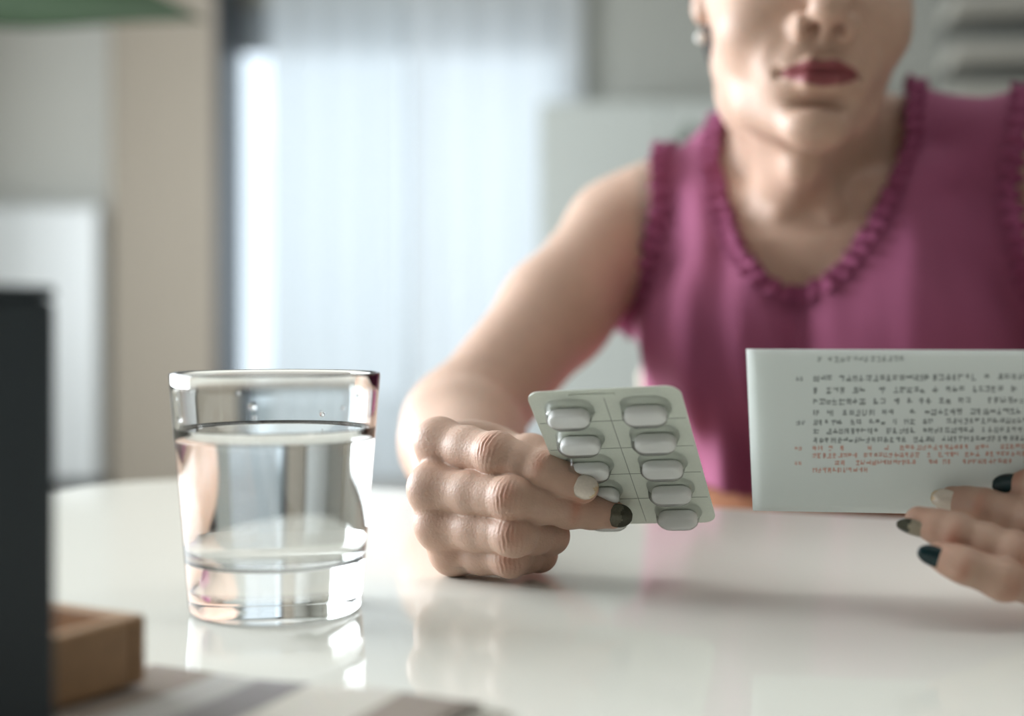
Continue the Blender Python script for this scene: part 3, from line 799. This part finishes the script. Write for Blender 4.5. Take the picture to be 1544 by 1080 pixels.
LRAD = {k: tuple(r * .90 for r in v) for k, v in RAD.items()}; LRAD['pinky'] = (.0086, .0074, .0065, .0052)
handl = []
carpl = {'index': Wl + np.array([0, -.004, .016]), 'middle': Wl + np.array([0, -.008, .006]), 'ring': Wl + np.array([0, -.008, -.004]), 'pinky': Wl + np.array([0, -.004, -.010])}
for n_ in ('index', 'middle', 'ring', 'pinky'):
    handl.append(cone(carpl[n_], L_[n_][0], .0145, LRAD[n_][0], .012)); handl.append(group(finger(L_[n_], LRAD[n_], LB_[n_]), L_[n_][0], .0075, .0006, .006, .019))
thl = [Wl + np.array([-.01, .0, .012]), P(1668, 742, .592), P(1610, 712, .578), P(1556, 700, lf_off(1556, 700, -.0125))]
handl += [cone(thl[0], thl[1], .018, .0145, .014), cone(thl[1], thl[2], .0125, .011, .005), cone(thl[2], thl[3], .0104, .008, .004)]
handl.append(cone(mid(carpl['index'], L_['index'][0], .55) + np.array([0, .012, 0]), mid(carpl['pinky'], L_['pinky'][0], .55) + np.array([0, .012, .004]), .014, .012, .014))
full = body + handr + handl

# ---- mesh the regions: fine hands, medium head and chest, coarse rest
def region(lo, hi, h): return Field(lo, hi, h).run(full).mesh()
BRH = (np.array([-.075, .555, .7385]), np.array([.085, .725, .835]))
BLH = (np.array([.135, .470, .7385]), np.array([.315, .668, .835]))
BHD = (np.array([.098, .745, .862]), np.array([.395, 1.16, 1.26]))
pieces = [region(BRH[0], BRH[1], .00056), region(BLH[0], BLH[1], .0008), region(BHD[0], BHD[1], .0015)]
vb, fb = region((-.14, .60, .50), (.62, 1.20, 1.03), .0036)
ctr = vb[fb].mean(1); keep = np.ones(len(fb), bool)
for lo, hi in (BRH, BLH, BHD):
    keep &= ~((ctr > lo + .009) & (ctr < hi - .009)).all(1)
fb = fb[keep]; used = np.unique(fb); mp = np.full(len(vb), -1); mp[used] = np.arange(len(used))
pieces.append((vb[used], mp[fb]))

def vnormals(v, f):
    n = np.cross(v[f[:, 2]] - v[f[:, 0]], v[f[:, 3]] - v[f[:, 1]]); vn = np.zeros_like(v)
    for i in range(4): np.add.at(vn, f[:, i], n)
    return vn / np.maximum(np.linalg.norm(vn, axis=1, keepdims=True), 1e-12)
def relax(v, f, it, lam=.5):
    for _ in range(it):
        s = np.zeros_like(v); c = np.zeros(len(v))
        for i in range(4):
            j = (i + 1) % 4
            np.add.at(s, f[:, i], v[f[:, j]]); np.add.at(s, f[:, j], v[f[:, i]]); np.add.at(c, f[:, i], 1); np.add.at(c, f[:, j], 1)
        m = c > 0; q = v.copy(); q[m] = v[m] + lam * (s[m] / c[m][:, None] - v[m]); v = q
    return v
# skin folds over the finger joints
def creases(v, f, fingers, bk, rad):
    vn = vnormals(v, f); disp = np.zeros(len(v)); red = np.zeros(len(v))
    for name, pts in fingers.items():
        for ji in (1, 2):
            c = pts[ji]; ax = pts[ji + 1] - pts[ji - 1]; ax = ax / np.linalg.norm(ax); r = rad[name][ji]
            q = v - c; t = q @ ax; side = np.cross(ax, bk[name][ji]); sd = q @ side; dd = q @ bk[name][ji]
            w = np.exp(-(t / (r * (.62 if ji == 1 else .35))) ** 2) * np.clip(dd / r, 0, 1) * np.exp(-(sd / (r * .8)) ** 2) * (np.linalg.norm(q, axis=1) < r * 1.7)
            wob = .00012 * np.sin(sd * 1300 + ji) + .0003 * np.sin(sd * 500 + 2)
            sp = .0021 if ji == 1 else .0017
            disp += w * (.00030 if ji == 1 else .00013) * (.6 + .4 * np.sin(sd * 420 + t * 900 + ji * 2)) * (np.sin((t + wob + (sd / r) ** 2 * .0012 * np.sign(t)) * 2 * math.pi / sp) - .35)
            red += .55 * w
    return v + vn * disp[:, None], red
v, f = pieces[0]; v = relax(v, f, 2); v, red0 = creases(v, f, R_, RB, RAD); pieces[0] = (v, f)
v, f = pieces[1]; v = relax(v, f, 2); v, red1 = creases(v, f, L_, LB_, LRAD); pieces[1] = (v, f)
v, f = pieces[2]; pieces[2] = (relax(v, f, 2, .4), f); v, f = pieces[3]; pieces[3] = (relax(v, f, 2), f)

allv = np.concatenate([p[0] for p in pieces]); off = 0; af = []
for v, f in pieces: af.append(f + off); off += len(v)
af = np.concatenate(af)
# own colours of the skin: lips, brows, reddish knuckles, palm side
SK = np.array(srgb(197, 164, 145)[:3]); LIP = np.array(srgb(142, 74, 78)[:3]); RED = np.array(srgb(196, 138, 116)[:3]); BROW = np.array(srgb(70, 54, 46)[:3])
colr = np.tile(SK, (len(allv), 1))
red = np.concatenate([red0, red1, np.zeros(len(allv) - len(red0) - len(red1))])
for name, pts in list(R_.items()) + list(L_.items()):
    d = np.linalg.norm(allv - pts[3], axis=1); red += .4 * np.exp(-(d / .010) ** 2)
    d = np.linalg.norm(allv - pts[0], axis=1); red += .3 * np.exp(-(d / .011) ** 2)
colr += (RED - SK) * np.clip(red, 0, 1)[:, None]
hl = (allv - HC) @ HR / HS
lip = np.zeros(len(allv))
xx = np.abs(hl[:, 0]); zz = hl[:, 2] + .0672; env = np.clip(1 - (xx / .0255) ** 2, 0, 1)
top = .0072 * env ** .8 - .0012 * np.exp(-(xx / .003) ** 2); bot = -.0102 * env ** .9
ml = (hl[:, 1] > .080) & (xx < .0255)
edge = np.minimum(top - zz, zz - bot); lip = np.clip(edge / .0010 + .3, 0, 1) * ml
colr += (LIP - colr) * lip[:, None]
bw_ = np.clip(1.4 - np.abs((hl[:, 2] - .0235 - .004 * np.sin((xx - .012) * 70)) / .0032), 0, 1) * (xx > .012) * (xx < .052) * (hl[:, 1] > .06)
colr += (BROW - colr) * (bw_ * .8)[:, None]

M_skin = bpy.data.materials.new('skin'); M_skin.use_nodes = True; nt = M_skin.node_tree; b = nt.nodes['Principled BSDF']
at = nt.nodes.new('ShaderNodeAttribute'); at.attribute_name = 'skin_colour'
tc = nt.nodes.new('ShaderNodeTexCoord'); n1 = nt.nodes.new('ShaderNodeTexNoise'); n1.inputs['Scale'].default_value = 130; n1.inputs['Detail'].default_value = 6
nt.links.new(tc.outputs['Object'], n1.inputs['Vector'])
mr = nt.nodes.new('ShaderNodeMapRange'); mr.inputs['To Min'].default_value = .86; mr.inputs['To Max'].default_value = 1.1; nt.links.new(n1.outputs['Fac'], mr.inputs['Value'])
ml_ = nt.nodes.new('ShaderNodeMix'); ml_.data_type = 'RGBA'; ml_.blend_type = 'MULTIPLY'; ml_.inputs['Factor'].default_value = 1
nt.links.new(at.outputs['Color'], ml_.inputs['A']); nt.links.new(mr.outputs['Result'], ml_.inputs['B']); nt.links.new(ml_.outputs['Result'], b.inputs['Base Color'])
b.inputs['Roughness'].default_value = .48; b.inputs['Specular IOR Level'].default_value = .4
b.inputs['Subsurface Weight'].default_value = .25; b.inputs['Subsurface Radius'].default_value = (1, .4, .25); b.inputs['Subsurface Scale'].default_value = .002
n2 = nt.nodes.new('ShaderNodeTexVoronoi'); n2.inputs['Scale'].default_value = 800; nt.links.new(tc.outputs['Object'], n2.inputs['Vector'])
bp = nt.nodes.new('ShaderNodeBump'); bp.inputs['Strength'].default_value = .3; bp.inputs['Distance'].default_value = .00035
n3 = nt.nodes.new('ShaderNodeTexNoise'); n3.inputs['Scale'].default_value = 420; n3.inputs['Detail'].default_value = 5; n3.inputs['Distortion'].default_value = 1.5
nt.links.new(tc.outputs['Object'], n3.inputs['Vector'])
ad = nt.nodes.new('ShaderNodeMath'); ad.operation = 'ADD'; nt.links.new(n2.outputs['Distance'], ad.inputs[0]); nt.links.new(n3.outputs['Fac'], ad.inputs[1])
nt.links.new(ad.outputs[0], bp.inputs['Height']); nt.links.new(bp.outputs['Normal'], b.inputs['Normal'])

def np_mesh(name, v, f, material, parent, smooth=True):
    me = bpy.data.meshes.new(name); me.vertices.add(len(v)); me.vertices.foreach_set('co', np.asarray(v, np.float32).ravel())
    k = f.shape[1]; me.loops.add(f.size); me.loops.foreach_set('vertex_index', f.astype(np.int32).ravel())
    me.polygons.add(len(f)); me.polygons.foreach_set('loop_start', np.arange(0, f.size, k, dtype=np.int32))
    me.polygons.foreach_set('use_smooth', np.ones(len(f), bool)) if smooth else None
    me.update(calc_edges=True); me.validate()
    me.materials.append(material); o = bpy.data.objects.new(name, me); COL.objects.link(o); o.parent = parent; return o
PB = np.array([.243, 1.045, 0.0])
person = empty('person', tuple(PB), 'woman in a sleeveless mauve top with ruffled edges seated at the table', 'person')
bo = np_mesh('body', allv - PB, af, M_skin, person)
ca = bo.data.color_attributes.new('skin_colour', 'FLOAT_COLOR', 'POINT')
ca.data.foreach_set('color', np.concatenate([colr, np.ones((len(colr), 1))], 1).astype(np.float32).ravel())

# ---- finger nails
M_npearl = mat('nail_pearl', srgb(226, 214, 200), .25, .1, noise=(900, .12, (1, 1, 1)))
M_ngold = mat('nail_gold', srgb(208, 184, 148), .35, .3, noise=(1500, .3, (1, 1, 1)))
M_nolive = mat('nail_olive', srgb(66, 66, 54), .25, .2, noise=(700, .35, (1, 1, 1)))
M_nolive0 = mat('nail_olive_pale', srgb(98, 94, 80), .25, .2, noise=(700, .35, (1, 1, 1)))
M_nsmoke = mat('nail_smoke', srgb(150, 140, 122), .3, .2, noise=(700, .3, (1, 1, 1)))
M_nteal = mat('nail_teal', srgb(16, 44, 48), .18, 0, noise=(500, .2, (1, 1, 1)))
def nail(pts, bk, r, m, label, L=.0115, start=-.46, wide=46, m2=None, lift=1.0, ext=0.0, gold=.84):
    ax = pts[3] - pts[2]; ax /= np.linalg.norm(ax); n = bk[3] - ax * (bk[3] @ ax); n /= np.linalg.norm(n); s = np.cross(ax, n)
    c = pts[3]; nu, nv = 13, 14; v = []; f = []
    L = L + ext
    for j in range(nv + 1):
        t = j / nv; x = start * L + L * t + r * .18
        ww = math.sqrt(max(0, 1 - max(0, (t - .45) / .57) ** 2.0)) * (.86 + .14 * min(1, t * 4)) * math.sqrt(min(1, .22 + t / .22))
        rr2 = r * 1.045 * lift - .0012 * max(0, t - .75) + .0003 * math.sin(math.pi * t)
        for i in range(nu + 1):
            a = math.radians(wide) * (2 * i / nu - 1) * ww
            p = c + ax * x + n * (rr2 * math.cos(a)) + s * (rr2 * math.sin(a)); v.append(p - PB)
    for j in range(nv):
        for i in range(nu):
            a = j * (nu + 1) + i; f.append((a, a + 1, a + nu + 2, a + nu + 1))
    o = raw_mesh('fingernail', np.array(v), f, m, person, True); o['label'] = label
    md = o.modifiers.new('thick', 'SOLIDIFY'); md.thickness = .0007; md.offset = 0
    if m2:
        o.data.materials.append(m2)
        for j in range(nv):
            for i in range(nu):
                if j / nv > gold + .06 * math.sin(i): o.data.polygons[j * nu + i].material_index = 1
    return o
nail(R_['index'], RB['index'], RAD['index'][3], M_npearl, 'pearl white fingernail with gold tip', L=.0100, m2=M_ngold)
nail(R_['middle'], RB['middle'], RAD['middle'][3], M_nolive0, 'smoky olive fingernail', L=.0104, m2=M_nolive, gold=.45)
nail(R_['ring'], RB['ring'], RAD['ring'][3], M_nteal, 'dark teal fingernail', L=.011)
nail(R_['pinky'], RB['pinky'], RAD['pinky'][3], M_nteal, 'dark teal fingernail', L=.009)
nail([thr[0]] + thr[1:], [None] * 3 + [V3((.3, .9, .2))], .0080, M_nteal, 'dark teal thumbnail', L=.013)
nail(L_['index'], LB_['index'], LRAD['index'][3] * .99, M_nteal, 'dark teal fingernail', L=.0125)
nail(L_['middle'], LB_['middle'], LRAD['middle'][3] * .99, M_npearl, 'pearl white fingernail with gold tip', L=.0104, m2=M_ngold, wide=42)
nail(L_['ring'], LB_['ring'], LRAD['ring'][3] * .99, M_nsmoke, 'olive and silver fingernail', L=.0112, m2=M_nolive, gold=.5, wide=42)
nail(L_['pinky'], LB_['pinky'], LRAD['pinky'][3] * .99, M_nteal, 'dark teal pointed fingernail', L=.0108, wide=42)
nail([thl[0]] + thl[1:], [None] * 3 + [V3((-.2, .9, .3))], .0080, M_nteal, 'dark teal thumbnail', L=.013)

# ---- sleeveless top
M_top = mat('mauve_cotton', srgb(150, 78, 112), .85, noise=(40, .10, (1, 1, .3)), bump=(900, .25, .0006))
M_ruff = mat('mauve_ruffle', srgb(144, 70, 106), .85, noise=(60, .12, (1, 1, 1)), bump=(900, .25, .0006))
def folds(xl, yl, Z):
    q = np.clip((1.0 - Z) / .2, 0, 1.4)
    a = .0072 * np.sin(xl * 105 + 6 * Z + 1.6 * np.sin(xl * 22 + 1)) + .0052 * np.sin(xl * 58 - 10 * Z + .8) + .0030 * np.sin(xl * 160 + 9 * Z)
    g = np.clip((.92 - Z) / .12, 0, 1) * .006
    return (a * (.35 + .65 * np.minimum(q, 1)) + g) * np.clip((-yl + .06) / .06, .3, 1)
shirt = [('+', torso_fn(.010, folds), tlo - .02, thi + .02, .03)]
def inflate(pr, e):
    op, fn, lo, hi, k = pr
    return (op, (lambda X, Y, Z, fn=fn: fn(X, Y, Z) - e - .6 * folds((X - TC[0]) * ux[0] + (Y - TC[1]) * ux[1], (X - TC[0]) * uy[0] + (Y - TC[1]) * uy[1], Z)), lo - e - .008, hi + e + .008, k)
shirt += [inflate(p, .0065) for p in shoulder + bust]
shirt += [inflate(p, .0075) for p in collar + neck[2:4]]
sv, sf = Field((-.02, .80, .66), (.52, 1.26, 1.10), .0026).run(shirt).mesh()
sv = relax(sv, sf, 2)
lx = (sv - TC) @ ux; ly = (sv - TC) @ uy; lz = sv[:, 2]
hem = .735 + .004 * np.sin(lx * 60)
bl_ = np.clip((ly + .03) / .08, 0, 1); bl_ = bl_ * bl_ * (3 - 2 * bl_)
zb = .880 + .095 * bl_
wn = .074 * np.sqrt(np.clip((lz - zb) / (.105 - .07 * bl_), 0, 1))
cut_n = (np.abs(lx + .004) < wn) & (lz > zb)
xc = np.interp(lz, [.845, .885, .95, 1.05], [.19, .150, .138, .150])
cut_a = (lx > xc + .002) | (lx < -xc + .020)
bad = cut_n | cut_a | (lz < hem)
# leave only the piece around the torso
keep = ~bad[sf].any(1); sf = sf[keep]; used = np.unique(sf); mp = np.full(len(sv), -1); mp[used] = np.arange(len(used)); sv = sv[used]; sf = mp[sf]
top = np_mesh('sleeveless_top', sv - PB, sf, M_top, person); top['label'] = 'mauve sleeveless top with gathered folds'
md = top.modifiers.new('thick', 'SOLIDIFY'); md.thickness = .0012; md.offset = 1
# ruffles along the cut edges
sn = vnormals(sv, sf)
ed = {}
for q in sf:
    for i in range(4):
        a, b_ = int(q[i]), int(q[(i + 1) % 4]); k = (a, b_) if a < b_ else (b_, a); ed[k] = ed.get(k, 0) + 1
adj = {}
for (a, b_), c in ed.items():
    if c == 1: adj.setdefault(a, []).append(b_); adj.setdefault(b_, []).append(a)
seen = set(); loops = []
for s0 in adj:
    if s0 in seen: continue
    lp = [s0]; seen.add(s0); cur = s0
    while True:
        nx_ = [q for q in adj[cur] if q not in seen]
        if not nx_: break
        cur = nx_[0]; seen.add(cur); lp.append(cur)
    if len(lp) > 40: loops.append(lp)
for lp in loops:
    p = sv[lp]; nn = sn[lp]
    if p[:, 2].mean() < .78: continue
    for _ in range(14):
        p = (np.roll(p, 1, 0) + 2 * p + np.roll(p, -1, 0)) / 4; nn = (np.roll(nn, 1, 0) + 2 * nn + np.roll(nn, -1, 0)) / 4
    nn /= np.linalg.norm(nn, axis=1, keepdims=True)
    q = np.vstack([p, p[:1]]); sl = np.r_[0, np.cumsum(np.linalg.norm(np.diff(q, axis=0), axis=1))]; Ls = sl[-1]; m_ = int(Ls / .0009)
    ts = np.linspace(0, Ls, m_, endpoint=False); pp2 = np.stack([np.interp(ts, sl, q[:, i]) for i in range(3)], 1)
    qn = np.vstack([nn, nn[:1]]); nn2 = np.stack([np.interp(ts, sl, qn[:, i]) for i in range(3)], 1)
    tg = np.roll(pp2, -1, 0) - np.roll(pp2, 1, 0); tg /= np.linalg.norm(tg, axis=1, keepdims=True); bi = np.cross(tg, nn2)
    # bi must point away from the cloth
    ctr_ = sv[np.argmin(((sv[:, None, :][:, 0] - (pp2[0] + bi[0] * .012)) ** 2).sum(1))]
    if np.linalg.norm(ctr_ - (pp2[0] + bi[0] * .012)) < .006: bi = -bi
    nw = max(8, round(Ls / .0115)); ph = 2 * math.pi * nw * ts / Ls; rows = 7; vv = []
    wv = np.sin(ph + .7 * np.sin(ph * .37)) ; wv2 = np.cos(ph * 1.0 + .9)
    for r_ in range(rows):
        s_ = r_ / (rows - 1) * 2 - 1                            # -1 inside the cloth edge, +1 free edge
        amp_ = .0005 + .0042 * abs(s_) ** 1.1
        vv.append(pp2 + bi * ((s_ * .0068) + .0015 * wv2[:, None] * abs(s_)) + nn2 * (.0022 + .0010 * (1 - abs(s_)) + amp_ * (wv if s_ > 0 else -wv2)[:, None]))
    vv = np.stack(vv, 1).reshape(-1, 3); ff = []
    for i in range(m_):
        k = (i + 1) % m_
        for r_ in range(rows - 1): ff.append((i * rows + r_, k * rows + r_, k * rows + r_ + 1, i * rows + r_ + 1))
    o = np_mesh('ruffle', vv - PB, np.array(ff), M_ruff, top)
    md = o.modifiers.new('thick', 'SOLIDIFY'); md.thickness = .0008

# ---- hair, earrings, trousers, shoes
M_hair = mat('dark_hair', srgb(34, 27, 24), .6, 0, .25, noise=(220, .3, (1, 1, .1)), bump=(300, .5, .001))
hairp = [he((0, -.020, .042), (.081, .096, .086), .02), he((0, -.085, .0), (.058, .045, .06), .03), he((0, -.125, -.02), (.03, .03, .03), .015),
         he((0, .085, .010), (.060, .055, .060), .012, '-'), he((.10, .03, -.045), (.06, .06, .055), .008, '-'), he((-.10, .03, -.045), (.06, .06, .055), .008, '-'), he((0, .03, -.09), (.09, .09, .075), .01, '-')]
hv, hf = Field(HC - .17, HC + .17, .0032).run(hairp).mesh()
np_mesh('hair', hv - PB, hf, M_hair, person)['label'] = 'dark hair tied back'
M_pearl = mat('pearl', srgb(222, 222, 218), .2, noise=(200, .03, (1, 1, 1)))
for s in (-1, 1):
    c = H(s * .0690, .008, -.026) - PB
    e = MB().lathe([(.0040 * math.sin(t), .0044 * math.cos(t)) for t in np.linspace(.001, math.pi - .001, 12)], 16, Matrix.Translation(c)).build('earring', M_pearl, person, True)
    MB().tube([c + np.array([0, 0, .004]), c + np.array([0, 0, .010])], .0006, 6).build('ear_hook', M_pearl, e, True)
M_trou = mat('tan_trousers', srgb(176, 120, 88), .85, noise=(60, .1, (1, 1, 1)), bump=(700, .3, .0008))
hipL, hipR = TL(.085, .02, .56), TL(-.085, .02, .56)
kneeL, kneeR = TL(.12, -.38, .50), TL(-.12, -.38, .50); ankL, ankR = TL(.12, -.34, .10), TL(-.12, -.34, .10)
trp = [('+', torso_fn(.006), tlo - .01, TC + np.array([.2, .2, .745]), .03)]
trp = [ell(TL(0, .02, .60), (.165, .125, .13), .03, '+', np.stack([ux, uy, up0], 1)), ell(TL(0, .0, .69), (.145, .105, .085), .03, '+', np.stack([ux, uy, up0], 1))]
for a, b_, c in ((hipL, kneeL, ankL), (hipR, kneeR, ankR)): trp += [cone(a, b_, .082, .060, .03), cone(b_, c, .058, .05, .03)]
tv, tf = Field((-.15, .45, .06), (.60, 1.25, .80), .006).run(trp).mesh()
tr_o = np_mesh('trousers', relax(tv, tf, 2) - PB, tf, M_trou, person)
M_shoe = mat('shoe_leather', srgb(60, 50, 46), .5, noise=(90, .1, (1, 1, 1)))
for a in (ankL, ankR):
    a2 = a.copy(); a2[2] = .042
    sp_ = [ell(a2, (.038, .05, .036), .02, '+', np.stack([ux, uy, up0], 1)), ell(a2 - uy * .09 + np.array([0, 0, -.008]), (.042, .095, .032), .03, '+', np.stack([ux, uy, up0], 1)), cone(a2, a2 + np.array([0, 0, .05]), .036, .034, .02)]
    v, f = Field(a2 - .2, a2 + .2, .005).run(sp_).mesh(); v[:, 2] = np.maximum(v[:, 2], .001)
    np_mesh('shoe', v - PB, f, M_shoe, person)

# chair she sits on
M_chair = mat('chair_wood', srgb(200, 190, 172), .5, noise=(30, .1, (1, 6, 6)))
ch = empty('dining_chair', tuple(TL(0, .02, 0)), 'pale wooden chair the woman in mauve sits on', 'chair'); ch.rotation_euler = (0, 0, YAW)
MB().box((-.21, -.20, .425), (.21, .21, .455)).build('seat', M_chair, ch, bevel=.01)
for x in (-.18, .18):
    for y in (-.17, .18): MB().tube([(x, y, .001), (x * .95, y * .95, .43)], [.014, .018]).build('leg', M_chair, ch, True)
for x in (-.19, .16): MB().box((x, .195, .455), (x + .03, .215, .80)).build('back_post', M_chair, ch, bevel=.004)
MB().box((-.2, .19, .68), (.2, .215, .82)).build('backrest', M_chair, ch, bevel=.01)
